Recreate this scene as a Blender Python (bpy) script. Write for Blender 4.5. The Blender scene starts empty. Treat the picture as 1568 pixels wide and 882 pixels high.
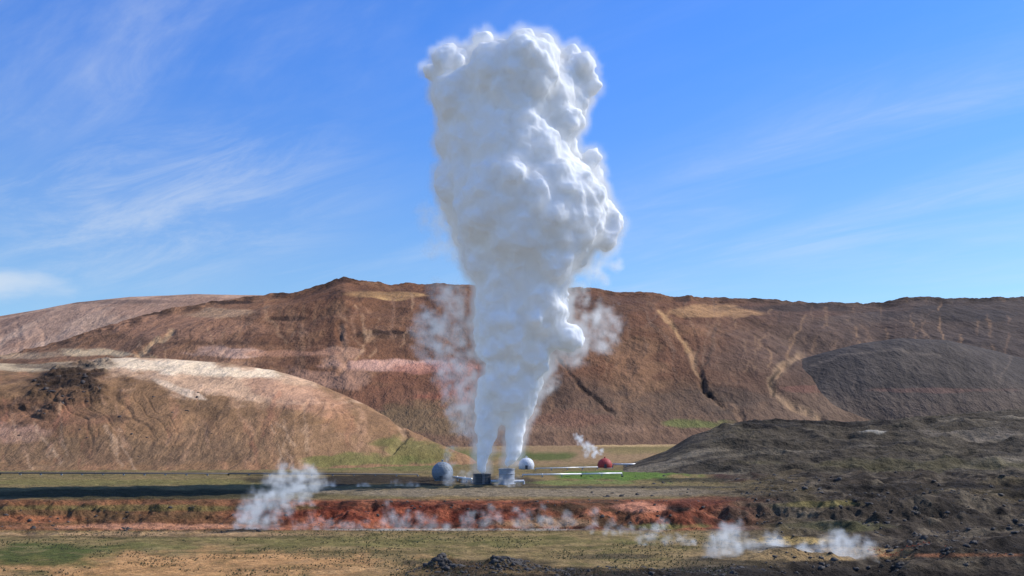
import bpy, bmesh, math, random, time
import numpy as np
from mathutils import Vector, noise as mn
T0=time.time()
random.seed(7); np.random.seed(7)
sc=bpy.context.scene
F=1524.0; CX=784.0; HY=660.0; CH=20.0
def sm(a,b,x):
    t=np.clip((x-a)/(b-a),0,1); return t*t*(3-2*t)
def lin(c):
    c=c/255.0
    return c/12.92 if c<=0.04045 else ((c+0.055)/1.055)**2.4
def S(r,g,b): return np.array([lin(r),lin(g),lin(b)])
_tab=np.random.rand(256,256)
def vn(x,y,seed=0):
    x=np.asarray(x,float)+seed*17.31; y=np.asarray(y,float)+seed*9.77
    xi=np.floor(x).astype(int); yi=np.floor(y).astype(int)
    fx=x-xi; fy=y-yi
    fx=fx*fx*fx*(fx*(fx*6-15)+10); fy=fy*fy*fy*(fy*(fy*6-15)+10)
    a=_tab[xi&255,yi&255]; b=_tab[(xi+1)&255,yi&255]; c=_tab[xi&255,(yi+1)&255]; d=_tab[(xi+1)&255,(yi+1)&255]
    return (a*(1-fx)+b*fx)*(1-fy)+(c*(1-fx)+d*fx)*fy
def fbm(x,y,o=5,seed=0,g=0.5):
    s=0;a=1;t=0
    for i in range(o):
        s=s+a*vn(x,y,seed+i*3); t+=a; a*=g
        x,y=(x*1.6+y*1.2),(-x*1.2+y*1.6)
    return s/t*2-1
def ridged(x,y,o=4,seed=0):
    s=0;a=1;t=0
    for i in range(o):
        s=s+a*(1-np.abs(vn(x,y,seed+i*3)*2-1)); t+=a; a*=0.5
        x,y=(x*1.6+y*1.2),(-x*1.2+y*1.6)
    return s/t
def ang(X,Y,Z):
    D=np.maximum(Y,5.0)
    return CX+F*X/D, HY-F*(Z-CH)/D
def earth_mat(name,s1,s2,s3,bump,contrast=0.5,ystretch=1.0):
    m=bpy.data.materials.new(name); m.use_nodes=True; nt=m.node_tree; N=nt.nodes; Lk=nt.links
    b=N['Principled BSDF']; b.inputs['Roughness'].default_value=0.95
    b.inputs['Specular IOR Level'].default_value=0.1
    g=N.new('ShaderNodeNewGeometry')
    mp=N.new('ShaderNodeVectorMath'); mp.operation='MULTIPLY'; mp.inputs[1].default_value=(1,ystretch,1); Lk.new(g.outputs['Position'],mp.inputs[0])
    at=N.new('ShaderNodeAttribute'); at.attribute_name='Col'
    prev=at.outputs['Color']; hs=[]
    for i,(s,c) in enumerate(((s1,contrast),(s2,contrast),(s3,contrast*0.9))):
        n=N.new('ShaderNodeTexNoise'); n.inputs['Scale'].default_value=s; n.inputs['Detail'].default_value=6; n.inputs['Roughness'].default_value=0.65
        Lk.new(mp.outputs[0],n.inputs['Vector'])
        mr=N.new('ShaderNodeMapRange'); mr.inputs['From Min'].default_value=0.3; mr.inputs['From Max'].default_value=0.7
        mr.inputs['To Min'].default_value=1-c; mr.inputs['To Max'].default_value=1+c
        Lk.new(n.outputs[0],mr.inputs['Value'])
        vm=N.new('ShaderNodeVectorMath'); vm.operation='SCALE'
        Lk.new(prev,vm.inputs[0]); Lk.new(mr.outputs[0],vm.inputs['Scale']); prev=vm.outputs[0]; hs.append(n.outputs[0])
    Lk.new(prev,b.inputs['Base Color'])
    norm=None
    for h,s,d in zip(hs,(s1,s2,s3),(bump,bump,bump*0.8)):
        bp=N.new('ShaderNodeBump'); bp.inputs['Strength'].default_value=0.9; bp.inputs['Distance'].default_value=d/s
        Lk.new(h,bp.inputs['Height'])
        if norm: Lk.new(norm,bp.inputs['Normal'])
        norm=bp.outputs[0]
    Lk.new(norm,b.inputs['Normal'])
    return m
WARM=np.array([1.15,1.06,0.93])
def grid_obj(name,X,Y,Z,C,mat):
    r,c=X.shape
    co=np.stack([X,Y,Z],-1).reshape(-1,3).astype(np.float32)
    idx=np.arange(r*c).reshape(r,c)
    q=np.stack([idx[:-1,:-1],idx[:-1,1:],idx[1:,1:],idx[1:,:-1]],-1).reshape(-1,4)
    me=bpy.data.meshes.new(name)
    me.vertices.add(len(co)); me.vertices.foreach_set('co',co.ravel())
    me.loops.add(q.size); me.loops.foreach_set('vertex_index',q.ravel().astype(np.int32))
    me.polygons.add(len(q)); me.polygons.foreach_set('loop_start',(np.arange(len(q))*4).astype(np.int32))
    me.polygons.foreach_set('use_smooth',np.ones(len(q),bool))
    me.update(calc_edges=True)
    a=me.attributes.new('Col','FLOAT_COLOR','POINT')
    C=C*WARM
    cc=np.ones((len(co),4),np.float32); cc[:,:3]=C.reshape(-1,3); a.data.foreach_set('color',cc.ravel())
    me.materials.append(mat)
    o=bpy.data.objects.new(name,me); sc.collection.objects.link(o); return o
def mixc(C,m,col): 
    m=np.clip(m,0,1)[...,None]; return C*(1-m)+np.asarray(col)*m
def polydist(px,py,pts):
    d=np.full(px.shape,1e9)
    for (x0,y0),(x1,y1) in zip(pts[:-1],pts[1:]):
        dx,dy=x1-x0,y1-y0; t=np.clip(((px-x0)*dx+(py-y0)*dy)/(dx*dx+dy*dy),0,1)
        d=np.minimum(d,np.hypot(px-x0-t*dx,py-y0-t*dy))
    return d
def blob(px,py,cx,cy,rx,ry,w=0.35,seed=0,slope=0.0):
    n=fbm(px/45.,py/14.,4,seed+50)
    d=np.hypot((px-cx)/rx,(py-cy-slope*(px-cx))/ry)+w*n*1.6
    return 1-sm(0.6,1.15,d)
def lineM(px,py,pts,w,seed=0,wob=4):
    return 1-sm(w*0.2,w*1.4,polydist(px+wob*fbm(px/18,py/18,4,seed+70),py+wob*fbm(px/18,py/18,4,seed+80),pts))

# ================= GROUND =================
def gheight(X,Y):
    px=CX+F*X/np.maximum(Y,20.)
    edge=276+16*fbm(X/55.,X*0+3.3,4,1)
    wdt=13+5*fbm(X/20.,Y/20.,2,4)
    t=sm(edge-wdt,edge+wdt,Y+7*fbm(X/12.,Y/12.,4,5))
    right=sm(1040,1250,px+120*fbm(X/40.,Y/40.,3,9))*sm(600,420,Y)
    z=-6+6*t
    bank=np.clip(4*t*(1-t),0,1)
    z=z+bank*2.6*fbm(X/7.,Y/7.,5,11,.6)+sm(0.02,.2,t)*sm(1.3,.9,t)*.5*fbm(X/4,Y/4,3,13)
    z=z+0.35*fbm(X/22.,Y/22.,4,2)*sm(480,330,Y)
    rg=ridged(X/45.,Y/30.,5,21)
    z=z+right*(5.0*(rg-0.62)*2+1.3*fbm(X/8.,Y/8.,5,23,.6))
    z=z+right*sm(300,330,Y)*sm(430,380,Y)*1.6*ridged(X/30,Y/9,4,25)
    left=sm(420,300,px)*sm(235,255,Y)*sm(300,285,Y)
    z=z+left*1.3*fbm(X/6.,Y/6.,4,31)
    z=z+sm(187,176,Y+4*fbm(X/9,X*0+1.7,3,33))*sm(520,700,px)*(.5+1.1*fbm(X/4.5,Y/4.5,5,34,.6))*sm(90,130,Y)
    def bump(cx,cy,D,rx,ry,h):
        x0=(cx-CX)/F*D
        d=((X-x0)/rx)**2+((Y-D)/ry)**2
        return h*np.exp(-d)*(1+0.9*fbm(X/2.5,Y/2.5,4,41))
    z=z+bump(680,0,186,3.5,5,1.6)+bump(775,0,188,5,5,1.5)+bump(735,0,184,8,5,0.6)+bump(930,0,180,10,6,.5)
    z=z+0.028*np.maximum(Y-640,0)*sm(640,1000,Y)
    return z
D=np.concatenate([np.linspace(-400,60,20),np.linspace(70,135,25),135*np.exp(np.linspace(0.003,np.log(700/135.),820)),np.geomspace(705,9000,90)])
s=np.linspace(-0.62,0.62,1250); o=np.geomspace(0.63,12,36)
s=np.concatenate([-o[::-1],s,o])
W=np.maximum(D,0)+40
Y,Sg=np.meshgrid(D,s,indexing='ij'); X=Sg*W[:,None]
Z=gheight(X,Y)
px,py=ang(X,Y,Z)
C=np.zeros(X.shape+(3,))+S(116,104,72)
n1=fbm(X/30,Y/30,5,101); n2=fbm(X/9,Y/9,5,102); n3=fbm(X/90,Y/60,4,103); n5=fbm(X/4,Y/4,4,105)
C=mixc(C,sm(-0.1,0.5,n1)*0.6,S(134,114,80)); C=mixc(C,sm(0.0,0.5,n2)*0.5,S(88,84,54))
fg=sm(812,818,py)
C=mixc(C,fg*0.8,S(130,113,78)); C=mixc(C,fg*sm(0.1,0.5,n2)*0.6,S(90,87,50))
C=mixc(C,blob(px,py,330,868,330,26,seed=1)*fg*.9,S(176,136,94)); C=mixc(C,blob(px,py,60,848,110,20,seed=2)*.85,S(66,80,38))
C=mixc(C,blob(px,py,220,838,80,7,seed=3)*.6,S(88,94,50)); C=mixc(C,blob(px,py,600,829,440,9,seed=4)*0.5,S(100,102,56))
C=mixc(C,blob(px,py,640,872,330,12,seed=44)*0.5,S(150,120,84))
C=mixc(C,blob(px,py,220,818,300,4,seed=5)*.7,S(156,128,100))
C=mixc(C,fg*sm(.1,.5,n5)*.35,S(70,72,38)); C=mixc(C,fg*sm(.1,.5,-n5)*.25,S(160,138,104))
C=mixc(C,blob(px,py,200,822,330,2.5,w=.5,seed=46)*.5,S(70,62,44)); C=mixc(C,blob(px,py,480,846,300,2.5,w=.6,seed=47)*.5,S(80,74,44))
# bank
bk=sm(815,808,py)*sm(762,769,py); bks=bk*sm(1260,1120,px+80*n1)
C=mixc(C,bks,S(106,60,44))
C=mixc(C,bks*sm(0.0,0.4,n2)*0.8,S(146,94,70))
C=mixc(C,bks*sm(0.0,0.4,n5)*0.85,S(54,37,30))
C=mixc(C,bks*sm(0.05,0.4,-n1)*0.5,S(90,74,54))
C=mixc(C,bks*sm(.1,.45,-n5)*.6,S(168,106,78))
C=mixc(C,bk*sm(480,330,px+60*n1)*.7,S(112,84,60))
C=mixc(C,blob(px,py,980,776,60,8,seed=6),S(180,126,102)); C=mixc(C,blob(px,py,840,800,90,7,seed=7)*.8,S(146,118,90))
C=mixc(C,blob(px,py,1010,806,60,5,seed=8)*.8,S(118,116,70)); C=mixc(C,blob(px,py,1045,775,24,10,seed=9),S(34,26,24))
C=mixc(C,blob(px,py,600,788,240,15,seed=10)*0.4,S(120,50,36)); C=mixc(C,blob(px,py,230,806,160,5,seed=11)*.8,S(180,132,106))
C=mixc(C,blob(px,py,120,790,190,12,seed=12)*0.6,S(90,74,54)); C=mixc(C,blob(px,py,60,795,60,8,seed=13)*.7,S(146,94,68))
C=mixc(C,blob(px,py,1200,772,90,5,seed=14)*.7,S(120,110,74)); C=mixc(C,blob(px,py,1100,768,120,9,seed=15)*.7,S(108,62,48))
C=mixc(C,blob(px,py,700,811,320,1.8,w=.5,seed=16)*.7,S(156,156,148))
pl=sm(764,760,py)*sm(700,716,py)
C=mixc(C,pl*blob(px,py,820,754,400,8,w=.2,seed=17)*.9,S(124,114,98)); C=mixc(C,pl*blob(px,py,900,746,260,2.2,w=.4,seed=171)*.8,S(66,62,54))
C=mixc(C,pl*blob(px,py,200,738,330,5,seed=18)*.6,S(106,104,62))
C=mixc(C,blob(px,py,170,757,340,9,w=.25,seed=182)*.9,S(56,54,36))  # dark ground, colour deepened further to strengthen the plume's shadow strip
C=mixc(C,blob(px,py,200,778,300,5,seed=181)*.6,S(102,98,60))
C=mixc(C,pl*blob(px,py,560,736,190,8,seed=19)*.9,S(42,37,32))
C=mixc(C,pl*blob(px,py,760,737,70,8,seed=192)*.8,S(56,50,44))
C=mixc(C,blob(px,py,960,727,130,8,w=.5,seed=20)*.95,S(84,110,48)); C=mixc(C,blob(px,py,880,739,120,3,w=.5,seed=21)*.7,S(104,118,66))
C=mixc(C,blob(px,py,1130,725,50,12,seed=22),S(78,54,46)); C=mixc(C,blob(px,py,1050,735,70,4,seed=23)*.8,S(38,44,30))
C=mixc(C,blob(px,py,300,724,330,2,seed=24)*.5,S(60,54,44))
fr=sm(716,706,py)
C=mixc(C,fr,S(138,116,88)); C=mixc(C,fr*sm(0,0.5,n3),S(114,102,70))
C=mixc(C,blob(px,py,600,697,190,24,seed=25)*.85,S(96,101,58)); C=mixc(C,blob(px,py,540,708,100,9,seed=26)*.8,S(108,112,66))
C=mixc(C,blob(px,py,870,676,60,5,seed=27),S(168,140,126)); C=mixc(C,blob(px,py,900,663,90,3,seed=28),S(146,96,82)); C=mixc(C,blob(px,py,960,681,90,3,seed=281)*.8,S(176,152,112))
C=mixc(C,blob(px,py,830,700,50,8,seed=29)*.9,S(78,90,46)); C=mixc(C,blob(px,py,1000,690,80,6,seed=30)*.7,S(120,110,72))
rt=sm(1040,1250,px+120*fbm(X/40.,Y/40.,3,9))*sm(600,460,Y)
rt=np.maximum(rt,sm(1010,1120,px+60*n1)*sm(838,856,py)*0.9)
C=mixc(C,rt*0.95,S(58,52,47)); C=mixc(C,rt*sm(0.0,0.5,n2)*.7,S(88,80,69)); C=mixc(C,rt*sm(0.1,0.5,n1)*.5,S(94,84,60))
C=mixc(C,rt*sm(0.05,0.45,fbm(X/14,Y/14,5,107))*.85,S(32,29,27)); C=mixc(C,rt*sm(0.15,0.5,fbm(X/6,Y/6,5,108))*.5,S(122,112,96))
C=mixc(C,blob(px,py,1240,848,200,11,seed=32)*.8,S(150,128,92)); C=mixc(C,blob(px,py,1230,828,70,6,w=.5,seed=33)*.8,S(172,150,100))
C=mixc(C,blob(px,py,1440,850,120,3,seed=34)*.7,S(144,98,70)); C=mixc(C,blob(px,py,1260,772,70,5,seed=35)*.7,S(118,110,68))
C=mixc(C,blob(px,py,1280,806,80,8,seed=36)*.5,S(84,86,54)); C=mixc(C,blob(px,py,1400,745,180,5,w=.5,seed=361)*.7,S(34,31,29))
C=mixc(C,blob(px,py,730,864,110,14,w=.5,seed=37)*.8,S(44,39,34)); C=mixc(C,blob(px,py,940,852,70,4,seed=38)*.7,S(66,60,48))
C=mixc(C,sm(868,880,py+10*n2+3*n5)*sm(560,680,px+40*n2)*.9,S(46,41,37)); C=mixc(C,blob(px,py,1100,880,330,14,seed=39)*.8,S(44,40,36))
ground_mat=earth_mat('earth_ground',0.25,1.1,4.0,0.45,0.36)
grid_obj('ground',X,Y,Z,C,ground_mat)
print('ground',time.time()-T0)

# ================= HILLS =================
def hill(name,crest,DC,DF,xr,nx,ny,z0,paint,mat,shape=1.0,namp=5,nscale=60,taper=(200,200),gul=(),er=0.0,seed=0,back=1.6,crag=None):
    cx=np.array([c[0] for c in crest],float); cy=np.array([c[1] for c in crest],float)
    bx=np.linspace(xr[0],xr[1],nx)
    dc=np.interp(bx,[a[0] for a in DC],[a[1] for a in DC]); df=np.interp(bx,[a[0] for a in DF],[a[1] for a in DF])
    t=np.concatenate([np.linspace(-0.12,1.0,int(ny*.86)),np.linspace(1.01,back,ny-int(ny*.86))])
    Tt,BX=np.meshgrid(t,bx,indexing='ij')
    Y=df+(dc-df)*Tt; X=(BX-CX)/F*Y
    yc=np.interp(bx,cx,cy)
    zc=CH+(HY-yc)/F*dc
    tc=np.clip(Tt,0,1)
    foot=sm(0,.28,tc)
    pr=np.where(Tt<1, ((1-shape)*tc+shape*np.sin(tc*math.pi/2))*(.55+.45*foot), 1-0.9*(Tt-1)**1.5)
    Z=z0+(zc-z0)*pr
    edge=sm(xr[0],xr[0]+taper[0],BX)*sm(xr[1],xr[1]-taper[1],BX)
    env=np.sin(np.clip(tc,0,1)*math.pi*0.85+0.25)*np.where(Tt<1,1,0.3)*(.25+.75*foot)
    env2=1-sm(0.93,1.0,tc)*0.45
    Z=Z+namp*fbm(X/nscale,Y/(nscale*1.5),6,seed+200,.46)*env
    Z=Z+namp*0.08*fbm(X/(nscale*.16),Y/(nscale*.42),5,seed+207,.5)*env2
    if er>0:
        wx=BX+60*fbm(X/(nscale*.9),Y/(nscale*.9),3,seed+210); msk=sm(-.2,.4,fbm(X/(nscale*1.2),Y/(nscale*1.2),3,seed+220))
        rr=1-np.abs(vn(wx/38.,Y/(nscale*3),seed+211)*2-1); rr2=1-np.abs(vn(wx/13.,Y/(nscale*2),seed+212)*2-1)
        Z=Z-er*(np.maximum(rr-0.7,0)*3.3*.6+0.3*np.maximum(rr2-.7,0)*3.3)*np.sin(tc*math.pi)*msk
    Z=(Z-z0)*edge+z0-np.where(Tt<0,-Tt*40,0)-(1-edge)*10
    px,py=ang(X,Y,Z)
    px0,py0=px,py
    for g,w,dp in gul:
        m=lineM(px,py,g,w,seed+len(g),7)*(.45+.55*sm(-.3,.3,fbm(px/16,py/16,2,seed+90))); Z=Z-dp*m
    if crag is not None: Z=Z+crag(X,Y,px0,py0)
    C=paint(X,Y,Z,px0,py0)
    return grid_obj(name,X,Y,Z,C,mat),(X,Y,Z)
hill_mat=earth_mat('earth_hill_far',0.02,0.09,0.4,0.28,0.2,.3)
hill_mat2=earth_mat('earth_hill_near',0.06,0.3,1.2,0.27,0.22,.35)
mound_mat=earth_mat('earth_lava_mound',0.06,0.3,1.2,0.35,0.26,.8)
rl=random.Random(5)
def drains(C,px,py,x0,x1,y0f,n,L,cols,k,lean=.5,w=(1.2,3.2)):
    for i in range(n):
        x=rl.uniform(x0,x1); y=y0f(x)+rl.uniform(0,60); pts=[(x,y)]; dxx=rl.uniform(-lean,lean)
        for j in range(4):
            x+=dxx*L/4+rl.uniform(-6,6); y+=L/4*rl.uniform(.6,1.2); pts.append((x,y))
        sel=(px>min(p[0] for p in pts)-14)&(px<max(p[0] for p in pts)+14)
        cols_=np.where(sel.any(0))[0]
        if len(cols_)==0: continue
        a,b=cols_[0],cols_[-1]+1
        ps,qs=px[:,a:b],py[:,a:b]
        m=lineM(ps,qs,pts,rl.uniform(*w),i,9)*k*rl.uniform(.4,1)*sm(-.4,.2,fbm(ps/20,qs/20,2,i+500))
        C[:,a:b]=mixc(C[:,a:b],m,S(*rl.choice(cols)))
    return C
G1=[(1012,470),(1030,500),(1045,520),(1060,543),(1070,570),(1080,595),(1105,618),(1135,638)]
G1b=[(1070,566),(1078,592),(1106,620)]
G2=[(1225,545),(1192,565),(1180,582),(1187,602),(1212,618),(1255,642)]
G3=[(855,548),(885,585),(912,607),(940,632)]
G5=[(520,500),(528,540),(522,570)]; G6=[(262,508),(215,540)]; G7=[(960,560),(985,600),(1010,640)]
crest_main=[(-1300,640),(-600,600),(0,545),(100,520),(180,498),(255,477),(330,462),(400,452),(450,447),(475,441),(500,434),(515,427),(527,424),(545,430),(570,433),(600,437),(630,434),(650,436),(668,432),(700,437),(760,440),(800,436),(850,440),(880,442),(920,444),(950,450),(985,449),(1010,451),(1030,456),(1060,454),(1100,457),(1150,456),(1200,460),(1280,464),(1350,465),(1385,458),(1410,457),(1460,460),(1530,455),(1568,456),(1800,466),(2300,500),(3200,560)]
cmx=[c[0] for c in crest_main]; cmy=[c[1] for c in crest_main]
def paint_main(X,Y,Z,px,py):
    C=np.zeros(X.shape+(3,))+S(108,77,57)
    a=fbm(X/160,Y/160,5,300); b=fbm(X/50,Y/80,5,301); c=fbm(X/400,Y/250,4,302)
    C=mixc(C,sm(0,.5,a)*.6,S(86,59,46)); C=mixc(C,sm(.05,.5,b)*.5,S(130,99,74))
    C=mixc(C,sm(560,1000,px+60*c)*sm(1500,1300,px)*.3,S(94,64,48))
    C=mixc(C,sm(1000,1300,px+80*c)*.8,S(80,70,64)); C=mixc(C,sm(1300,1520,px+80*c)*.6,S(66,62,61))
    C=mixc(C,sm(500,300,px+60*c)*.65,S(140,107,83))
    C=mixc(C,sm(560,620,py+40*a)*.6,S(106,89,74))
    dn=fbm(px/14.,Y/300.,4,303)*sm(-.3,.3,a)
    C=mixc(C,sm(.15,.6,dn)*.4,S(148,116,88)); C=mixc(C,sm(.15,.6,-dn)*.4,S(64,49,41))
    for i,(x,y,rx,ry,k,col) in enumerate([(600,452,60,6,.9,(190,154,106)),(1085,478,60,9,.8,(160,126,90)),(350,540,70,9,.85,(180,148,130)),(590,560,130,9,.9,(184,146,130)),
        (660,562,70,10,.8,(160,114,98)),(620,600,110,34,.5,(120,80,62)),(700,590,50,40,.5,(130,78,64)),(480,580,90,14,.8,(156,122,102)),
        (650,640,90,24,.6,(108,92,68)),(230,500,180,20,.6,(148,112,90)),(150,540,70,7,.9,(200,176,142)),(60,520,70,10,.7,(134,100,76)),
        (600,512,50,6,.9,(40,31,27)),(430,520,60,10,.5,(84,58,43)),(520,450,120,14,.6,(88,62,46)),(1530,625,70,10,.9,(140,114,106)),
        (1240,595,60,6,.6,(116,82,72)),(1440,598,80,6,.7,(134,94,86)),(1200,472,120,7,.7,(56,49,46)),(1040,620,130,26,.5,(94,79,67)),
        (1250,480,60,8,.5,(84,64,55)),(960,470,70,16,.5,(80,60,48)),(1060,648,50,7,.9,(98,102,60)),(900,655,120,8,.8,(122,98,80)),(870,640,60,14,.5,(116,84,70)),
        (520,545,30,18,.7,(164,130,108)),(340,480,60,8,.7,(168,140,112)),(220,480,50,5,.8,(52,40,34)),(440,488,30,4,.8,(56,42,34)),(975,560,50,50,.5,(134,104,78)),(1460,480,130,14,.6,(56,53,53)),
        (330,463,60,3,.8,(48,37,32)),(540,428,30,4,.7,(50,37,32)),(100,515,60,5,.7,(74,56,43)),(700,480,120,20,.4,(94,70,55)),(790,520,200,30,.4,(118,90,71)),
        (860,600,70,20,.6,(84,66,55)),(1130,610,60,20,.4,(76,68,61)),(1140,540,60,30,.4,(104,84,70)),(1350,490,90,10,.4,(98,86,79)),(400,560,60,6,.6,(92,66,51)),(300,525,90,5,.6,(86,64,50)),(440,540,80,6,.7,(154,116,94)),
        (20,545,60,6,.8,(176,150,122)),(80,495,60,4,.7,(170,138,112)),(1400,560,200,20,.3,(64,58,56)),(1080,505,70,10,.35,(130,98,72)),(270,560,160,8,.5,(150,120,98))]):
        C=mixc(C,blob(px,py,x,y,rx,ry,.5,seed=310+i*2)*k,S(*col))
    cr=lambda x:float(np.interp(x,cmx,cmy))
    C=drains(C,px,py,820,1560,cr,70,90,[(150,120,92),(54,44,39),(126,102,84),(60,51,46)],.6)
    C=drains(C,px,py,200,720,lambda x:cr(x)+10,50,60,[(174,142,112),(60,46,38),(144,112,90)],.6,.7)
    for g,w,k,col in [(G1[:5],4,.7,(168,136,98)),(G1[3:],5,.6,(134,108,86)),(G1b,2.4,.9,(34,28,26)),(G2,6,.6,(150,126,100)),(G2[1:4],2.4,.8,(38,33,31)),(G3,2.2,.8,(42,35,32)),
                      (G5,6,.5,(160,126,102)),(G6,5,.8,(190,156,118)),([(205,543),(240,545)],3,.7,(180,150,116)),(G7,2.2,.4,(130,102,82))]:
        C=mixc(C,lineM(px,py,g,w,len(g)+5,7)*k,S(*col))
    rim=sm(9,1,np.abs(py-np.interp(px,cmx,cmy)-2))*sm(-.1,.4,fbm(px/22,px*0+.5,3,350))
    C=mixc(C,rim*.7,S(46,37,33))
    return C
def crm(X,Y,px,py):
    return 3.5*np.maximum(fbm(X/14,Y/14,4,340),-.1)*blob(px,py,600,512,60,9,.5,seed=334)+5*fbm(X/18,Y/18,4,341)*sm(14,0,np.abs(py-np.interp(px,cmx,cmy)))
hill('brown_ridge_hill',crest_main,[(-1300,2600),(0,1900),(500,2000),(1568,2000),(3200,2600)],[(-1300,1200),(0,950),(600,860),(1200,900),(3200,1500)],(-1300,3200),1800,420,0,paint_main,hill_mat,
     shape=.35,namp=28,nscale=300,gul=[(G1,6,3),(G1b,3.5,3),(G2,7,4),(G3,3.5,3),(G5,6,3),(G6,6,3)],er=3.5,seed=1,crag=crm)
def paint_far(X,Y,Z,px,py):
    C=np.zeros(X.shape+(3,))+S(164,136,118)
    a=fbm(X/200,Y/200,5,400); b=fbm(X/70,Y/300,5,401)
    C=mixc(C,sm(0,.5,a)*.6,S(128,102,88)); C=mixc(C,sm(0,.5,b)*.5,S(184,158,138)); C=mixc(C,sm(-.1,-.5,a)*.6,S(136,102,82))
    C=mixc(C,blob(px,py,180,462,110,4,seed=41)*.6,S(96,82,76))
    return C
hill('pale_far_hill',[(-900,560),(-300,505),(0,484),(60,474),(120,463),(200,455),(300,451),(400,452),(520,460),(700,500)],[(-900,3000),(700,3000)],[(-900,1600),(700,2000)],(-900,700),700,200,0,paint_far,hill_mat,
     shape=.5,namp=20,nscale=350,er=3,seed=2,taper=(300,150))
def paint_dark(X,Y,Z,px,py):
    C=np.zeros(X.shape+(3,))+S(72,67,64)
    a=fbm(X/80,Y/80,5,500); b=fbm(X/30,Y/60,5,501)
    C=mixc(C,sm(0,.5,a)*.6,S(88,81,75)); C=mixc(C,sm(0,.5,b)*.4,S(54,51,50)); C=mixc(C,sm(585,625,py+12*a)*.6,S(100,88,79))
    C=mixc(C,blob(px,py,1440,597,90,4,w=.6,seed=51)*.35,S(128,96,86))
    C=drains(C,px,py,1200,1560,lambda x:535,18,60,[(106,95,86),(46,43,42)],.4)
    C=mixc(C,lineM(px,py,[(1240,560),(1290,545),(1360,535),(1440,545)],2.5,9)*.4,S(114,104,95))
    return C
hill('dark_cinder_hill',[(1150,640),(1185,600),(1200,572),(1220,553),(1260,541),(1320,526),(1380,518),(1450,521),(1520,536),(1568,549),(1700,590),(1850,640)],[(1150,1350),(1850,1350)],[(1150,1050),(1850,1000)],(1130,1900),500,200,5,paint_dark,hill_mat,
     shape=.85,namp=5,nscale=130,er=1.2,seed=3,taper=(60,120))
GL=[(572,598),(592,622),(612,645),(618,668),(600,690)]
def cragf(X,Y,px,py):
    m=blob(px,py,115,600,70,36,.6,seed=61,slope=-0.2)
    return m*(1.0+3.5*np.maximum(fbm(X/9,Y/9,5,600),-0.2)+6*np.maximum(ridged(X/16,Y/16,4,602)-.62,0))
def paint_left(X,Y,Z,px,py):
    C=np.zeros(X.shape+(3,))+S(130,102,76)
    a=fbm(X/60,Y/60,5,610); b=fbm(X/18,Y/30,5,611); dn=fbm((px+30*a)/22,Y/90,4,612)
    C=mixc(C,sm(0,.5,a)*.5,S(106,85,63)); C=mixc(C,sm(0.1,.5,b)*.35,S(150,121,93)); C=mixc(C,sm(.1,.6,dn)*.45,S(154,114,88)); C=mixc(C,sm(.1,.6,-dn)*.35,S(88,69,52))
    C=mixc(C,blob(px,py,340,580,210,32,.4,seed=62,slope=.14)*.9,S(186,156,130)); C=mixc(C,blob(px,py,270,562,130,12,.5,seed=63,slope=.06)*.9,S(216,198,172))
    C=mixc(C,blob(px,py,60,562,120,8,.4,seed=64)*.8,S(180,164,138)); C=mixc(C,blob(px,py,285,600,45,6,.5,seed=65,slope=.35)*.8,S(206,184,160))
    C=mixc(C,blob(px,py,450,604,100,20,.4,seed=66,slope=.25)*.6,S(168,128,104)); C=mixc(C,blob(px,py,60,640,100,30,.4,seed=67)*.6,S(122,88,70))
    C=mixc(C,blob(px,py,20,660,60,18,.4,seed=68)*.6,S(164,132,116)); C=mixc(C,blob(px,py,150,690,260,24,.4,seed=69)*.6,S(106,88,70))
    C=mixc(C,blob(px,py,400,680,220,28,.4,seed=70)*.5,S(134,108,84)); C=mixc(C,blob(px,py,110,600,90,44,.6,seed=61,slope=-0.2)*.65,S(76,60,48))
    C=mixc(C,blob(px,py,120,585,50,20,.8,seed=71)*.8,S(48,40,35)); C=mixc(C,blob(px,py,60,560,70,4,.4,seed=72)*.6,S(76,62,54)); C=mixc(C,blob(px,py,190,640,50,10,.8,seed=712)*.6,S(66,53,44))
    C=drains(C,px,py,-20,560,lambda x:600,60,80,[(164,130,104),(84,65,52),(152,106,84),(176,148,122)],.5,.5,(2,6))
    C=mixc(C,lineM(px,py,GL,6,3)*.6,S(160,132,106)); C=mixc(C,lineM(px,py,GL[:3],2.6,4)*.85,S(44,37,33))
    C=mixc(C,blob(px,py,560,705,130,10,.5,seed=73)*.7,S(98,104,58)); C=mixc(C,blob(px,py,640,690,60,22,.5,seed=74)*.7,S(92,97,54))
    return C
LH,LHG=hill('eroded_hill',[(-900,640),(-400,580),(-150,562),(0,556),(60,557),(100,552),(170,549),(260,551),(350,557),(420,568),(480,586),(520,604),(560,622),(600,645),(640,668),(700,696),(760,712)],
     [(-900,800),(300,760),(560,720),(760,640)],[(-900,500),(0,500),(450,510),(760,600)],(-900,770),1200,360,-0.6,paint_left,hill_mat2,shape=.45,namp=8.0,nscale=85,gul=[(GL,6,2)],er=2.0,seed=4,taper=(200,60),crag=cragf)
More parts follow.
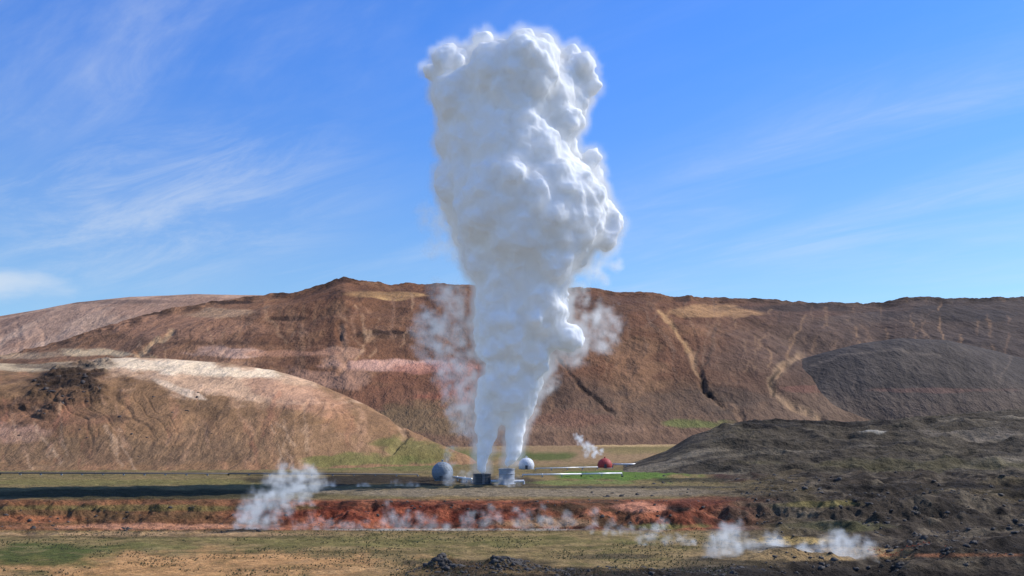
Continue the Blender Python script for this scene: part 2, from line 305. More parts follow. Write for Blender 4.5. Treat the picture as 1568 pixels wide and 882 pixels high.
def paint_mound(X,Y,Z,px,py):
    C=np.zeros(X.shape+(3,))+S(74,68,59)
    a=fbm(X/30,Y/30,5,700); b=fbm(X/10,Y/10,5,701)
    C=mixc(C,sm(0,.5,a)*.6,S(90,83,69)); C=mixc(C,sm(0.05,.45,b)*.7,S(42,39,36)); C=mixc(C,sm(.1,.5,fbm(X/40,Y/12,4,702))*.6,S(124,116,102))
    C=mixc(C,blob(px,py,1380,715,220,10,.5,seed=75)*.4,S(94,90,62)); C=mixc(C,blob(px,py,1200,650,140,7,.5,seed=76)*.8,S(36,33,31))
    C=mixc(C,blob(px,py,1340,664,26,3,.4,seed=77)*.9,S(148,146,138)); C=mixc(C,blob(px,py,1480,664,90,7,.4,seed=78)*.6,S(120,112,102)); C=mixc(C,blob(px,py,1400,682,60,3,.5,seed=781)*.7,S(34,31,30))
    return C
def rough(X,Y,px,py): return 3.0*(ridged(X/22,Y/14,5,720)-.6)*2*sm(1040,1140,px)
hill('lava_mound',[(900,735),(960,712),(1020,690),(1060,666),(1110,650),(1180,645),(1250,646),(1300,650),(1400,642),(1480,634),(1568,629),(1800,615),(2300,600),(3000,640)],
     [(900,540),(1568,620),(3000,760)],[(900,480),(1100,455),(1568,430),(3000,420)],(900,3000),1300,220,-1,paint_mound,mound_mat,shape=.75,namp=2.6,nscale=45,seed=5,taper=(60,300),crag=rough)
print('hills',time.time()-T0)

# ================= materials for objects =================
def pmat(name,col,rough=.6,metal=0,var=.15,scale=1.5):
    m=bpy.data.materials.new(name); m.use_nodes=True; nt=m.node_tree; b=nt.nodes['Principled BSDF']
    b.inputs['Roughness'].default_value=rough; b.inputs['Metallic'].default_value=metal
    g=nt.nodes.new('ShaderNodeNewGeometry'); n=nt.nodes.new('ShaderNodeTexNoise'); n.inputs['Scale'].default_value=scale; n.inputs['Detail'].default_value=5
    nt.links.new(g.outputs['Position'],n.inputs['Vector'])
    r=nt.nodes.new('ShaderNodeValToRGB'); r.color_ramp.elements[0].position=.3; r.color_ramp.elements[1].position=.7
    c=np.array(col); r.color_ramp.elements[0].color=(*(c*(1-var)),1); r.color_ramp.elements[1].color=(*np.minimum(c*(1+var),1),1)
    nt.links.new(n.outputs[0],r.inputs[0]); nt.links.new(r.outputs[0],b.inputs['Base Color'])
    return m
M_conc=pmat('grey_dome_panels',(.20,.235,.27),.6); M_white=pmat('white_dome_panels',(.62,.64,.66),.6); M_red=pmat('red_painted_panels',(.40,.05,.04),.65)
M_dark=pmat('dark_steel',(.05,.055,.065),.5); M_steel=pmat('galvanised_steel',(.36,.38,.41),.5,.2); M_pipe=pmat('pipe_cladding',(.66,.66,.64),.4,.2)
M_rock=pmat('lava_rock',(.05,.043,.037),.9,0,.5,.8); M_orange=pmat('orange_rope',(.60,.10,.03),.7); M_wood=pmat('wood_post',(.25,.18,.12),.8)
def empty(name,loc):
    e=bpy.data.objects.new(name,None); e.location=loc; sc.collection.objects.link(e); return e
def child(name,bm,mats,par,smooth=False):
    me=bpy.data.meshes.new(name); bm.to_mesh(me); bm.free()
    for m in mats: me.materials.append(m)
    if smooth: me.polygons.foreach_set('use_smooth',[True]*len(me.polygons))
    o=bpy.data.objects.new(name,me); sc.collection.objects.link(o); o.parent=par; return o
def lathe(prof,n=40):
    bm=bmesh.new(); rings=[]
    for r,z in prof: rings.append([bm.verts.new((r*math.cos(2*math.pi*i/n),r*math.sin(2*math.pi*i/n),z)) for i in range(n)])
    for a,b in zip(rings[:-1],rings[1:]):
        for i in range(n): bm.faces.new((a[i],a[(i+1)%n],b[(i+1)%n],b[i]))
    bm.faces.new(rings[-1]); return bm
def tube(bm,p,q,r,n=10):
    p=Vector(p);q=Vector(q);d=(q-p).normalized(); u=d.orthogonal().normalized(); v=d.cross(u)
    A=[bm.verts.new(p+(u*math.cos(2*math.pi*i/n)+v*math.sin(2*math.pi*i/n))*r) for i in range(n)]
    B=[bm.verts.new(q+(u*math.cos(2*math.pi*i/n)+v*math.sin(2*math.pi*i/n))*r) for i in range(n)]
    for i in range(n): bm.faces.new((A[i],A[(i+1)%n],B[(i+1)%n],B[i]))
    bm.faces.new(A[::-1]); bm.faces.new(B)
def box(bm,c,s):
    r=bmesh.ops.create_cube(bm,size=1); 
    for v in r['verts']: v.co=Vector((v.co.x*s[0]+c[0],v.co.y*s[1]+c[1],v.co.z*s[2]+c[2]))
def W3(px,D,z=0): return ((px-CX)/F*D,D,z)
def dome(px,D,R,mat,zc=0.85):
    g=float(gheight(np.array([(px-CX)/F*D]),np.array([float(D)]))[0])
    e=empty('geodesic_dome',W3(px,D,g-.1))
    bm=bmesh.new(); bmesh.ops.create_icosphere(bm,subdivisions=3,radius=R)
    bmesh.ops.translate(bm,vec=(0,0,R*zc),verts=bm.verts)
    bmesh.ops.bisect_plane(bm,geom=bm.verts[:]+bm.edges[:]+bm.faces[:],plane_co=(0,0,0.0),plane_no=(0,0,-1),clear_outer=True)
    bmesh.ops.inset_individual(bm,faces=bm.faces[:],thickness=0.05,depth=0.05)
    child('shell',bm,[mat],e)
    rb=math.sqrt(max(R*R-(R*zc)**2,0))
    child('footing',lathe([(rb+.5,-.6),(rb+.5,.35),(rb*.9,.36)]),[M_conc],e)
    bm=bmesh.new(); box(bm,(0,-R*.93,1.1),(1.3,1.6,2.3)); child('door_porch',bm,[M_dark],e)
    child('roof_vent',lathe([(.35,R*(1+zc)-.2),(.35,R*(1+zc)+.5),(.55,R*(1+zc)+.5),(.5,R*(1+zc)+.75),(.1,R*(1+zc)+.8)],16),[mat],e)
    return e
dome(677.5,401,4.3,M_conc,.8); dome(806,520,4.1,M_white,.5); dome(926,540,4.0,M_red,.35)
def silencer(px,D,R,H,mat):
    e=empty('steam_silencer',W3(px,D,-.1))
    child('vessel',lathe([(R*1.15,-.5),(R*1.15,.5),(R,.55),(R,H*.33),(R*1.06,H*.34),(R*1.06,H*.37),(R,H*.38),(R,H*.68),(R*1.06,H*.69),(R*1.06,H*.72),(R,H*.73),(R,H*.95),(R*1.08,H*.96),(R*1.08,H),(R*.8,H),(R*.8,H-1.2)]),[mat],e,False)
    bm=bmesh.new()
    for x in(-.25,.25): tube(bm,(R*.2+x,-R-.25,0),(R*.2+x,-R-.25,H+.6),.05,6)
    k=.3
    while k<H+.5: tube(bm,(R*.2-.25,-R-.25,k),(R*.2+.25,-R-.25,k),.03,5); k+=.35
    child('ladder',bm,[M_steel],e)
    bm=bmesh.new(); tube(bm,(R*.9,0,1.3),(R+3.5,1,1.3),.55,14); tube(bm,(R+3.5,1,1.3),(R+3.5,1,-.2),.4,12); child('inlet_pipe',bm,[M_pipe],e)
silencer(738,372,3.3,4.1,M_dark); silencer(776,372,2.9,6.0,M_steel)
def pipeline(pts,r,z,mat,step=9):
    e=empty('steam_pipeline',(pts[0][0],pts[0][1],0)); o=Vector(pts[0]+(0,))
    bm=bmesh.new(); b2=bmesh.new()
    for a,b in zip(pts[:-1],pts[1:]):
        A=Vector((a[0],a[1],z))-o; B=Vector((b[0],b[1],z))-o
        tube(bm,A,B,r,12); L=(B-A).length; n=max(1,int(L/step))
        for i in range(n+1):
            p=A.lerp(B,i/n); box(b2,(p.x,p.y,(z-r)/2-.2),(.5,1.2,z-r+.4)); 
        for i in range(int(L/(step*2))):
            p=A.lerp(B,(i+.5)*2*step/L); d=(B-A).normalized()*.15; tube(bm,p-d,p+d,r*1.25,12)
    child('pipe',bm,[mat],e,True); child('supports',b2,[M_conc],e)
w=lambda px,D:((px-CX)/F*D,float(D))
pipeline([w(938,540),w(980,540)],.55,1.9,M_pipe,5)
pipeline([w(800,432),w(890,440),w(952,448)],.4,1.0,M_pipe)
pipeline([w(820,500),w(915,520)],.3,1.2,M_pipe)
pipeline([w(-500,470),w(0,455),w(350,448),w(640,440)],.3,.8,pmat('weathered_pipe',(.16,.14,.125),.7))
pipeline([w(694,402),w(722,385)],.5,1.4,M_pipe,4)
def gz(x,y): return float(gheight(np.array([x]),np.array([float(y)]))[0])
e=empty('rope_fence',(0,0,0)); bp_=bmesh.new(); br=bmesh.new(); last=None
for i in range(27):
    pxx=1330+i*8.4; Dd=207-3.0*math.sin(i*.25); x=(pxx-CX)/F*Dd; z=gz(x,Dd)
    tube(bp_,(x,Dd,z-.2),(x,Dd,z+.75),.05,6); box(br,(x,Dd,z+.72),(.18,.18,.26))
    if last: 
        m=(Vector(last)+Vector((x,Dd,z+.65)))/2-Vector((0,0,.12)); tube(br,last,m,.03,5); tube(br,m,(x,Dd,z+.65),.03,5)
    last=(x,Dd,z+.65)
child('posts',bp_,[M_wood],e); child('rope',br,[M_orange],e)
# ================= rocks
def ico(n=2):
    bm=bmesh.new(); bmesh.ops.create_icosphere(bm,subdivisions=n,radius=1); bm.verts.index_update()
    v=np.array([x.co[:] for x in bm.verts]); f=np.array([[a.index for a in p.verts] for p in bm.faces]); bm.free(); return v,f
IV,IF=ico()
def mesh_inst(name,V,IFx,nv):
    n=len(V); Fc=(IFx[None]+(np.arange(n)*nv)[:,None,None]).reshape(-1,3)
    me=bpy.data.meshes.new(name); me.vertices.add(n*nv); me.vertices.foreach_set('co',V.astype(np.float32).ravel())
    me.loops.add(Fc.size); me.loops.foreach_set('vertex_index',Fc.ravel().astype(np.int32)); me.polygons.add(len(Fc)); me.polygons.foreach_set('loop_start',(np.arange(len(Fc))*3).astype(np.int32))
    me.update(calc_edges=True); return me
def scatter(name,P,R,mat,flat=.65):
    n=len(P); nv=len(IV); k=6; var=[]
    for i in range(k):
        nn=np.array([mn.noise(Vector(a)*1.6+Vector((i*7.,3,1)))+.5*mn.noise(Vector(a)*3.6+Vector((i*7.,3,1))) for a in IV]); var.append(IV*(1+.75*nn)[:,None])
    V=np.empty((n,nv,3),np.float32)
    for i in range(n):
        a=random.random()*6.283; c,s_=math.cos(a),math.sin(a); q=var[i%k]*np.array([random.uniform(.7,1.4),random.uniform(.7,1.3),flat*random.uniform(.7,1.3)])*R[i]
        V[i,:,0]=q[:,0]*c-q[:,1]*s_+P[i][0]; V[i,:,1]=q[:,0]*s_+q[:,1]*c+P[i][1]; V[i,:,2]=q[:,2]+P[i][2]-.15*R[i]
    me=mesh_inst(name,V,IF,nv); me.materials.append(mat); o=bpy.data.objects.new(name,me); sc.collection.objects.link(o); return o
P=[];R=[]
def addrocks(n,fx,fD,fr):
    xs=[];ds=[]
    for i in range(n):
        d=fD(); x=(fx()-CX)/F*d; xs.append(x); ds.append(d)
    xs=np.array(xs); ds=np.array(ds,float); kp=fbm(xs/9,ds/9,3,900)>-.12
    z=gheight(xs,ds)
    for x,d,zz,kk in zip(xs,ds,z,kp):
        if kk: P.append((x,d,zz)); R.append(fr())
U=random.uniform; Ga=random.gauss
pw=lambda a,b:(lambda:a*(b/a)**(random.random()**3))
addrocks(4200,lambda:U(1120,1640),lambda:U(165,330),pw(.12,.8))
addrocks(2600,lambda:U(620,1400),lambda:U(163,186),pw(.1,.45))
addrocks(300,lambda:Ga(735,48),lambda:Ga(186,3),pw(.15,.7)); addrocks(190,lambda:Ga(680,11),lambda:Ga(186,2),pw(.2,.9)); addrocks(210,lambda:Ga(778,15),lambda:Ga(187,2),pw(.2,.9))
addrocks(260,lambda:Ga(930,60),lambda:Ga(181,6),pw(.12,.5)); addrocks(500,lambda:U(-60,420),lambda:U(255,285),pw(.12,.6)); addrocks(500,lambda:U(380,1200),lambda:U(262,290),pw(.12,.6))
addrocks(700,lambda:U(900,1640),lambda:U(300,440),pw(.2,1.0))
scatter('lava_rocks',P,R,M_rock)
Xh,Yh,Zh=LHG; pxh,pyh=ang(Xh,Yh,Zh); P2=[];R2=[]
m=blob(pxh,pyh,115,600,75,38,.6,seed=61,slope=-.2).ravel(); cand=np.where(m>.5)[0]
for i in np.random.choice(cand,170): P2.append((Xh.flat[i],Yh.flat[i],Zh.flat[i]-.2)); R2.append(.4*(6)**(random.random()**3))
cand=np.where((pyh.ravel()>600)&(pyh.ravel()<715)&(pxh.ravel()<330)&(pxh.ravel()>-50))[0]
for i in np.random.choice(cand,80): P2.append((Xh.flat[i],Yh.flat[i],Zh.flat[i]-.1)); R2.append(.3*(5)**(random.random()**3))
scatter('hillside_boulders',P2,R2,pmat('dark_brown_rock',(.065,.05,.042),.9,0,.4,.4))
n=9000; gx=[];gd=[]
for i in range(n):
    d=U(172,262); gd.append(d); gx.append((U(-60,1120)-CX)/F*d)
gx=np.array(gx);gd=np.array(gd); keep=fbm(gx/14,gd/14,4,800)>-.05; gx=gx[keep];gd=gd[keep]; gzv=gheight(gx,gd)
vs=[];fs=[]
for x,y,z in zip(gx,gd,gzv):
    r=U(.12,.34);h=r*U(.9,1.6)
    for k in range(7):
        a=U(0,6.28);l=U(.4,1.1)*r; b=len(vs); wv=.06
        vs+= [(x+math.cos(a+1.57)*wv+math.cos(a)*l*.3,y+math.sin(a+1.57)*wv+math.sin(a)*l*.3,z-.03),(x-math.cos(a+1.57)*wv+math.cos(a)*l*.3,y-math.sin(a+1.57)*wv+math.sin(a)*l*.3,z-.03),(x+math.cos(a)*l*1.2,y+math.sin(a)*l*1.2,z+h*U(.6,1))]; fs.append((b,b+1,b+2))
me=bpy.data.meshes.new('grass_tufts'); me.from_pydata(vs,[],fs); me.materials.append(pmat('dry_grass',(.07,.072,.028),.8,0,.5,.1)); ob=bpy.data.objects.new('grass_tufts',me); sc.collection.objects.link(ob)
print('props',time.time()-T0)

# ================= STEAM PLUME =================
PD=378.; k=PD/F
prof=[(620,739,819),(590,727,827),(560,723,844),(530,721,862),(500,720,874),(470,722,874),(440,717,876),(410,709,887),(380,697,902),(350,682,936),(330,670,942),(300,665,930),(270,668,916),(240,664,896),(215,667,880),(190,672,882),(160,663,898),(130,652,912),(105,652,910),(92,664,892),(80,690,882)]
py_=np.array([p[0] for p in prof][::-1]);pl_=np.array([p[1] for p in prof][::-1]);pr_=np.array([p[2] for p in prof][::-1])
balls=[]
def addball(x,y,dy,r): balls.append((x,y,dy,r))
for y in np.arange(118,620,9):
    l=np.interp(y,py_,pl_);r=np.interp(y,py_,pr_);w_=(r-l)/2
    addball((l+r)/2,y+0,0,min(w_*.62,(y-84)*.9))
rng=random.Random(23)
for i in range(230):
    y=rng.uniform(86,625); l=np.interp(y,py_,pl_);r=np.interp(y,py_,pr_);w_=(r-l)/2;c=(l+r)/2
    b=w_*rng.choice([.16,.22,.28,.36,.46,.55])*rng.uniform(.85,1.15); th=rng.uniform(0,6.283); rho=(w_*1.0-b)*rng.uniform(.88,1.02)
    if y-b*1.1<76: y=76+b*1.1
    addball(c+rho*math.cos(th),y,rho*math.sin(th)*.95,b)
for (x,y,r) in [(741,70,15),(724,90,20),(754,78,11),(700,100,20),(816,84,16),(838,88,20),(872,88,18),(888,108,22),(684,112,22),(664,112,16),(904,134,16),(932,336,18),(942,350,16),(926,368,20),(796,94,14),(775,108,20),(905,250,16),(840,412,36),(826,462,32),(868,520,24),(850,300,40),(860,200,30),(720,230,34),(800,340,30),(700,160,34),(905,300,22)]: addball(x,y,rng.uniform(-25,5) if r<30 else -abs(r)*1.4,r)
for J in ([(722,738,10),(710,738,12),(700,740,15),(680,742,18),(660,745,22),(620,752,29),(580,765,38)],[(712,776,8),(705,781,12),(698,785,16),(680,788,18),(650,790,21),(620,797,27),(580,805,36)]):
    ys=[a[0] for a in J][::-1]; xs=[a[1] for a in J][::-1]; ws=[a[2]*.92 for a in J][::-1]
    for y in np.arange(582,726,3.0):
        if y>J[0][0]: continue
        w_=np.interp(y,ys,ws); c=np.interp(y,ys,xs); addball(c,y,0,w_*.74)
        for q in range(3):
            th=rng.uniform(0,6.283); b=w_*rng.uniform(.25,.55); addball(c+(w_-b)*math.cos(th),y+rng.uniform(-3,3),(w_-b)*math.sin(th),b)
lv=[]
for (x,y,dy,r) in balls:
    c=Vector(((x-CX)*k,PD+dy*k,CH+(HY-y)*k)); R_=r*k; lv.append((c,R_))
    if R_>2.0:
        for q in range(14):
            d=Vector((rng.gauss(0,1),rng.gauss(0,1),rng.gauss(0,1))).normalized(); r1=R_*rng.uniform(.18,.42); lv.append((c+d*R_*.83,r1))
n=len(lv); nv=len(IV); V=np.empty((n,nv,3),np.float32)
for i,(c,r) in enumerate(lv): V[i]=IV*r*1.03+np.array(c)
me=mesh_inst('plume_raw',V,IF,nv)
raw=bpy.data.objects.new('plume_raw',me); sc.collection.objects.link(raw)
md=raw.modifiers.new('r','REMESH'); md.mode='VOXEL'; md.voxel_size=.68; md.adaptivity=0
ms=raw.modifiers.new('s','SMOOTH'); ms.iterations=6; ms.factor=.5
dg=bpy.context.evaluated_depsgraph_get(); core_me=bpy.data.meshes.new_from_object(raw.evaluated_get(dg)); bpy.data.objects.remove(raw)
nvx=len(core_me.vertices); co=np.empty(nvx*3,np.float32); core_me.vertices.foreach_get('co',co); co=co.reshape(-1,3)
nr=np.empty(nvx*3,np.float32); core_me.vertex_normals.foreach_get('vector',nr); nr=nr.reshape(-1,3)
dsp=np.zeros(nvx,np.float32)
vor=mn.voronoi; nz=mn.noise; v9=Vector((9,0,0)); v8=Vector((0,9,0))
for i in range(nvx):
    p=Vector(co[i]); q=p+Vector((nz(p*.15),nz(p*.15+v9),nz(p*.15+v8)))*3.5
    a=vor(q*.12)[0][0]; b=vor(q*.35)[0][0]; f=nz(p*.6)
    s_=min(1,.25+max(0,(p.z-10))/50)
    dsp[i]=s_*(2.3*(.5-a)+.55*(.5-b))+.35*f-.6
co+=nr*dsp[:,None]; core_me.vertices.foreach_set('co',co.ravel()); core_me.polygons.foreach_set('use_smooth',np.ones(len(core_me.polygons),bool)); core_me.update()
print('disp',time.time()-T0)
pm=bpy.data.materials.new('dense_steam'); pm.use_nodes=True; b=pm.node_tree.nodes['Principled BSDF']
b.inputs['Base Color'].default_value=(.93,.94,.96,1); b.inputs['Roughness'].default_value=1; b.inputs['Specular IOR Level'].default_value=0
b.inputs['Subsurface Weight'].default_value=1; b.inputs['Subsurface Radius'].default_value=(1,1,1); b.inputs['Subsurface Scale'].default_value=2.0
b.inputs['Emission Color'].default_value=(.62,.78,1,1); b.inputs['Emission Strength'].default_value=.055  # faint bluish glow added in place of light scattered inside the plume
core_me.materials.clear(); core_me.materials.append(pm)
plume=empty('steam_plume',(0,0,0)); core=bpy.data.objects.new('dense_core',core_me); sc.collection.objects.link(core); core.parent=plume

# thin vapour: scattering plus a small source term standing for the multiply scattered light inside the steam
def vapmat(name,e):
    vm=bpy.data.materials.new(name); vm.use_nodes=True; nt=vm.node_tree; nt.nodes.remove(nt.nodes['Principled BSDF'])
    at=nt.nodes.new('ShaderNodeAttribute'); at.attribute_name='density'
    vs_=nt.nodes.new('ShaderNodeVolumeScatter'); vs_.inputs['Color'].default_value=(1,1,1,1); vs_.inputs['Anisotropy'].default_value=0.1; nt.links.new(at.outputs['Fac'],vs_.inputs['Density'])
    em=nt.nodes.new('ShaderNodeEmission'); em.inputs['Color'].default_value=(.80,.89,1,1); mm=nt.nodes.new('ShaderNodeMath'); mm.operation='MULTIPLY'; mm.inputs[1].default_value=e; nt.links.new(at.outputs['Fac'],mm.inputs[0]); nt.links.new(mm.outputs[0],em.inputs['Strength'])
    ads=nt.nodes.new('ShaderNodeAddShader'); nt.links.new(vs_.outputs[0],ads.inputs[0]); nt.links.new(em.outputs[0],ads.inputs[1])
    nt.links.new(ads.outputs[0],nt.nodes['Material Output'].inputs['Volume']); return vm
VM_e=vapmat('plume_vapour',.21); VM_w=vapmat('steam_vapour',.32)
def vol_nodes(name,bmin,bmax,vox,radius,nscale,dens,ero,mode,warp,mat):
    ng=bpy.data.node_groups.new(name,'GeometryNodeTree'); ng.interface.new_socket('Geometry',in_out='INPUT',socket_type='NodeSocketGeometry'); ng.interface.new_socket('Geometry',in_out='OUTPUT',socket_type='NodeSocketGeometry')
    N=ng.nodes;L=ng.links; gi=N.new('NodeGroupInput');go=N.new('NodeGroupOutput'); pos=N.new('GeometryNodeInputPosition')
    nz_=N.new('ShaderNodeTexNoise'); nz_.inputs['Scale'].default_value=nscale; nz_.inputs['Detail'].default_value=5; nz_.inputs['Roughness'].default_value=.65; L.new(pos.outputs[0],nz_.inputs['Vector'])
    wz=N.new('ShaderNodeTexNoise'); wz.inputs['Scale'].default_value=nscale*.7; wz.inputs['Detail'].default_value=3; L.new(pos.outputs[0],wz.inputs['Vector'])
    sb=N.new('ShaderNodeVectorMath'); sb.operation='SUBTRACT'; sb.inputs[1].default_value=(.5,.5,.5); L.new(wz.outputs[1],sb.inputs[0])
    sc_=N.new('ShaderNodeVectorMath'); sc_.operation='SCALE'; sc_.inputs['Scale'].default_value=warp; L.new(sb.outputs[0],sc_.inputs[0])
    ad=N.new('ShaderNodeVectorMath'); ad.operation='ADD'; L.new(pos.outputs[0],ad.inputs[0]); L.new(sc_.outputs[0],ad.inputs[1])
    pr=N.new('GeometryNodeProximity'); pr.target_element=mode; L.new(gi.outputs[0],pr.inputs[0])
    [L.new(ad.outputs[0],i) for i in pr.inputs if i.type=='VECTOR']
    def mth(op,a,b_=None,clamp=False):
        m=N.new('ShaderNodeMath'); m.operation=op; m.use_clamp=clamp
        for i,v in enumerate((a,b_)):
            if v is None: continue
            if isinstance(v,(int,float)): m.inputs[i].default_value=v
            else: L.new(v,m.inputs[i])
        return m.outputs[0]
    val=mth('SUBTRACT',1.0,mth('DIVIDE',pr.outputs['Distance'],radius))
    nn=mth('MULTIPLY',mth('SUBTRACT',nz_.outputs[0],.54),ero)
    d=mth('MULTIPLY',mth('MULTIPLY',mth('ADD',mth('MULTIPLY',val,.7),nn),1.0,True),mth('MULTIPLY',val,2.0,True))
    d=mth('MULTIPLY',mth('POWER',d,1.4),dens)
    vc=N.new('GeometryNodeVolumeCube'); L.new(d,vc.inputs['Density']); vc.inputs['Min'].default_value=bmin; vc.inputs['Max'].default_value=bmax
    for ax,a in zip('XYZ',range(3)): vc.inputs['Resolution '+ax].default_value=max(8,int((bmax[a]-bmin[a])/vox))
    smn=N.new('GeometryNodeSetMaterial'); smn.inputs['Material'].default_value=mat; L.new(vc.outputs[0],smn.inputs[0]); L.new(smn.outputs[0],go.inputs[0]); return ng
def steam(name,pts,radius,vox,nscale,dens,ero,warp,parent=None,mesh=None,mode='POINTS',mat=None):
    if mesh is None:
        mesh=bpy.data.meshes.new(name); mesh.from_pydata(pts,[],[]); 
    a=np.empty(len(mesh.vertices)*3,np.float32); mesh.vertices.foreach_get('co',a); a=a.reshape(-1,3)
    mnn=a.min(0)-radius-warp*.3; mx=a.max(0)+radius+warp*.3
    o=bpy.data.objects.new(name,mesh); sc.collection.objects.link(o)
    if parent: o.parent=parent
    md=o.modifiers.new('vapour','NODES'); md.node_group=vol_nodes(name,tuple(map(float,mnn)),tuple(map(float,mx)),vox,radius,nscale,dens,ero,mode,warp,mat or VM_w)
    return o
ptm=bpy.data.meshes.new('edge_points'); ptm.from_pydata([tuple(map(float,c)) for c in co[::6]],[],[])
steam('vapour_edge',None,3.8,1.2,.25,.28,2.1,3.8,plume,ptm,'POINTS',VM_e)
def cloud(segs,n,D,kd=1.0):
    pts=[]
    for (x0,y0,x1,y1,s_) in segs:
        for i in range(n):
            t=rng.random(); x=x0+(x1-x0)*t+rng.gauss(0,s_); y=y0+(y1-y0)*t+rng.gauss(0,s_); pts.append(((x-CX)/F*D,D+rng.gauss(0,s_)*D/F*kd,CH+(HY-y)/F*D))
    return pts
steam('side_wisp',cloud([(700,460,665,530,12),(660,500,690,560,12),(700,560,690,600,10),(712,590,702,640,8),(712,560,700,600,8),(712,620,712,660,6),(690,450,680,445,9),(660,310,668,360,9),(655,490,655,525,8),(680,350,700,390,8),(700,480,705,560,8)],22,PD),5.0,.95,.24,.20,3.6,10,plume)
steam('side_wisp',cloud([(865,520,895,540,9),(900,485,925,495,8),(880,460,890,450,7),(920,505,928,530,7),(935,480,938,505,5),(880,490,905,525,9),(900,370,935,400,12),(895,400,915,420,9),(855,550,875,548,8),(835,590,845,570,7)],20,PD),4.5,.95,.26,.22,3.5,9,plume)
def vent(segs,n,D,rad,dens,vox=.3,ns=.5,ero=3.0):
    e=empty('fumarole_steam',(0,0,0)); steam('vapour',cloud(segs,n,D),rad,vox,ns,dens,ero,rad*2.4,e)
vent([(374,803,390,775,5),(385,785,420,760,10),(420,765,450,745,11),(445,755,478,738,9),(440,745,475,730,7),(375,800,440,780,6)],26,262,3.0,.42,vox=.48,ns=.36,ero=3.5)
vent([(882,668,892,675,3),(895,683,905,690,3),(905,690,922,695,3)],10,520,2.2,.9,vox=.7)
vent([(980,825,1010,810,5),(1010,820,1060,828,4),(1000,812,1015,804,4),(900,812,980,815,3)],16,225,1.4,.45,vox=.38,ns=.6)
vent([(1100,855,1125,818,8),(1098,835,1118,818,6),(1112,822,1122,812,4),(1120,850,1165,840,9),(1140,860,1210,852,6),(1190,858,1260,852,7),(1170,862,1290,860,4),(1255,855,1290,832,9),(1285,852,1328,838,8),(1110,863,1330,863,4),(1180,842,1190,830,4)],34,205,2.5,.42,vox=.4,ns=.42,ero=2.6)
bs=[]
for i in range(46):
    x=rng.uniform(400,940); h=rng.choice([8,12,18,28,34])*rng.uniform(.6,1.1); bs.append((x,809,x+rng.uniform(-4,8),809-h,2.4))
bs+=[(445,800,450,768,5),(590,800,597,770,4),(750,808,754,778,4),(830,806,826,766,3),(470,806,640,810,3),(690,808,900,812,3)]
vent(bs,7,260,1.7,.26,vox=.5,ns=.5,ero=2.6)
vent([(495,748,520,745,4),(540,748,570,746,4),(580,746,640,743,4),(690,720,685,735,5),(710,730,720,735,5),(690,690,688,712,5),(750,742,790,738,4)],10,357,2.0,.32,vox=.6)
print('steam',time.time()-T0)

# ================= LIGHT / SKY / CAMERA =================
el=math.radians(41); az=math.radians(71)
Sd=Vector((math.sin(az)*math.cos(el),math.cos(az)*math.cos(el),math.sin(el)))
l=bpy.data.lights.new('sun','SUN'); l.energy=5.0; l.angle=math.radians(.53); l.color=(1,.96,.89)
lo=bpy.data.objects.new('sun',l); lo.rotation_euler=Sd.to_track_quat('Z','Y').to_euler(); lo.location=(300,100,400); sc.collection.objects.link(lo)
wd=bpy.data.worlds.new('World'); sc.world=wd; wd.use_nodes=True; nt=wd.node_tree; N=nt.nodes;L=nt.links
bg=N['Background']; bg.inputs['Strength'].default_value=.12
sk=N.new('ShaderNodeTexSky'); sk.sky_type='NISHITA'; sk.sun_disc=False; sk.sun_elevation=el; sk.sun_rotation=az; sk.altitude=300; sk.air_density=1.0; sk.dust_density=.3; sk.ozone_density=2.5
tc=N.new('ShaderNodeTexCoord'); sp=N.new('ShaderNodeSeparateXYZ'); L.new(tc.outputs['Generated'],sp.inputs[0])
def mt(op,a,b_=None,clamp=False):
    m=N.new('ShaderNodeMath'); m.operation=op; m.use_clamp=clamp
    for i,v in enumerate((a,b_)):
        if v is None: continue
        if isinstance(v,(int,float)): m.inputs[i].default_value=v
        else: L.new(v,m.inputs[i])
    return m.outputs[0]
zz=mt('ADD',mt('MAXIMUM',sp.outputs[2],0.0),.06)
u=mt('DIVIDE',sp.outputs[0],zz); v=mt('DIVIDE',sp.outputs[1],zz)
ca,sa=math.cos(math.radians(132)),math.sin(math.radians(132))
al=mt('ADD',mt('MULTIPLY',u,ca),mt('MULTIPLY',v,sa)); pe=mt('ADD',mt('MULTIPLY',u,-sa),mt('MULTIPLY',v,ca))
def nzt(a,b_,sa_,sb_,det,rough=.55,off=0,dist=0):
    c=N.new('ShaderNodeCombineXYZ'); L.new(mt('MULTIPLY',a,sa_),c.inputs[0]); L.new(mt('MULTIPLY',b_,sb_),c.inputs[1]); c.inputs[2].default_value=off
    t=N.new('ShaderNodeTexNoise'); t.inputs['Scale'].default_value=1; t.inputs['Detail'].default_value=det; t.inputs['Roughness'].default_value=rough; t.inputs['Distortion'].default_value=dist; L.new(c.outputs[0],t.inputs['Vector']); return t.outputs[0]
def rmp(x,a,b_):
    m=N.new('ShaderNodeMapRange'); m.interpolation_type='SMOOTHSTEP'; m.inputs['From Min'].default_value=a; m.inputs['From Max'].default_value=b_; L.new(x,m.inputs['Value']); return m.outputs[0]
streak=rmp(nzt(al,pe,.5,1.5,8,.6,1,.8),.35,.75); fine=rmp(nzt(al,pe,1.6,5.0,6,.65,4,1.0),.3,.75); mask=rmp(nzt(al,pe,.3,.4,3,.5,9),.33,.62)
cl=mt('MULTIPLY',mt('MULTIPLY',streak,mt('ADD',mt('MULTIPLY',fine,.6),.4)),mask)
cl=mt('MULTIPLY',cl,.42)
azn=mt('DIVIDE',sp.outputs[0],mt('MAXIMUM',sp.outputs[1],.01)); eln=mt('DIVIDE',sp.outputs[2],mt('MAXIMUM',sp.outputs[1],.01))
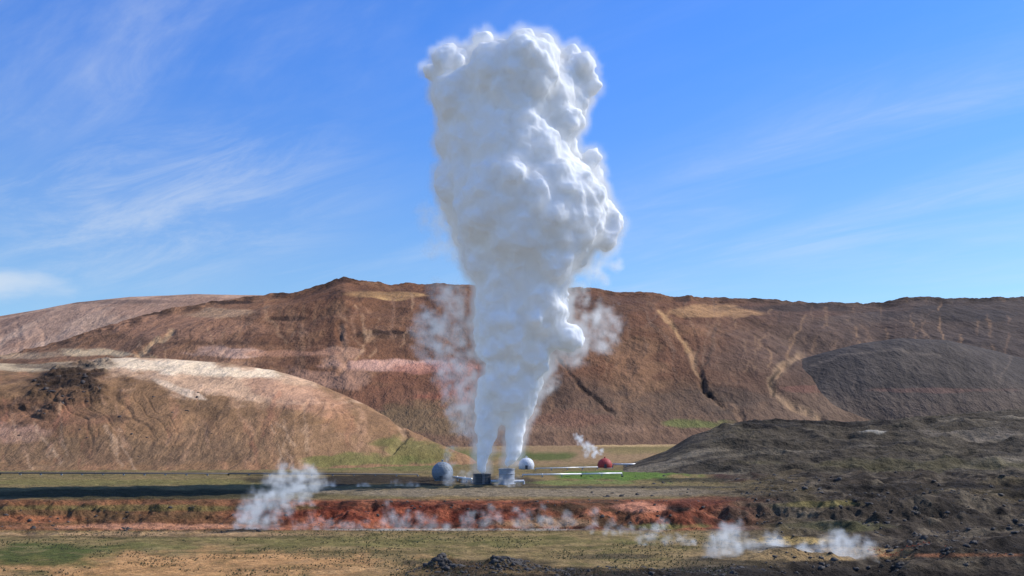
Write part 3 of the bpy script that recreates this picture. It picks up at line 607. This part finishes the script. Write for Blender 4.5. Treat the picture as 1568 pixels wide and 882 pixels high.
dxl=mt('DIVIDE',mt('ADD',azn,.36),.28); dzl=mt('DIVIDE',mt('SUBTRACT',mt('SUBTRACT',eln,.225),mt('MULTIPLY',mt('ADD',azn,.36),.12)),.11)
lm=rmp(mt('SQRT',mt('ADD',mt('MULTIPLY',dxl,dxl),mt('MULTIPLY',dzl,dzl))),1.1,.2)
ra=mt('ADD',mt('MULTIPLY',azn,.97),mt('MULTIPLY',eln,.25)); rb_=mt('SUBTRACT',mt('MULTIPLY',eln,.97),mt('MULTIPLY',azn,.25))
lw=mt('MULTIPLY',mt('MULTIPLY',lm,mt('ADD',rmp(nzt(ra,rb_,6,24,9,.68,3,.5),.36,.75),.15)),.4)
cl=mt('MAXIMUM',cl,lw)
dx=mt('DIVIDE',mt('ADD',azn,.53),.09); dz=mt('DIVIDE',mt('SUBTRACT',eln,.147),.018)
dd=mt('SQRT',mt('ADD',mt('MULTIPLY',dx,dx),mt('MULTIPLY',dz,dz)))
lc=rmp(mt('SUBTRACT',mt('MULTIPLY',nzt(azn,eln,14,40,5,.55,2),1.4),dd),-.6,.5)
cl=mt('MAXIMUM',cl,mt('MULTIPLY',lc,.62))
tm=N.new('ShaderNodeMix'); tm.data_type='RGBA'; L.new(rmp(sp.outputs[2],.1,.4),tm.inputs[0]); tm.inputs[6].default_value=(.80,1.02,1.26,1); tm.inputs[7].default_value=(.48,.96,1.74,1)
tint=N.new('ShaderNodeMix'); tint.data_type='RGBA'; tint.blend_type='MULTIPLY'; tint.inputs[0].default_value=1; L.new(sk.outputs[0],tint.inputs[6]); L.new(tm.outputs[2],tint.inputs[7])
mx=N.new('ShaderNodeMix'); mx.data_type='RGBA'; L.new(cl,mx.inputs[0]); L.new(tint.outputs[2],mx.inputs[6]); mx.inputs[7].default_value=(6.3,6.8,7.4,1)
L.new(mx.outputs[2],bg.inputs['Color'])
cam=bpy.data.cameras.new('camera'); cam.lens=35; cam.sensor_width=36; cam.clip_start=.5; cam.clip_end=20000; cam.shift_y=(HY-441)/1568.
co_=bpy.data.objects.new('camera',cam); co_.location=(0,0,CH); co_.rotation_euler=(math.radians(90),0,0); sc.collection.objects.link(co_); sc.camera=co_
sc.view_settings.view_transform='Standard'; sc.view_settings.look='None'; sc.view_settings.exposure=0
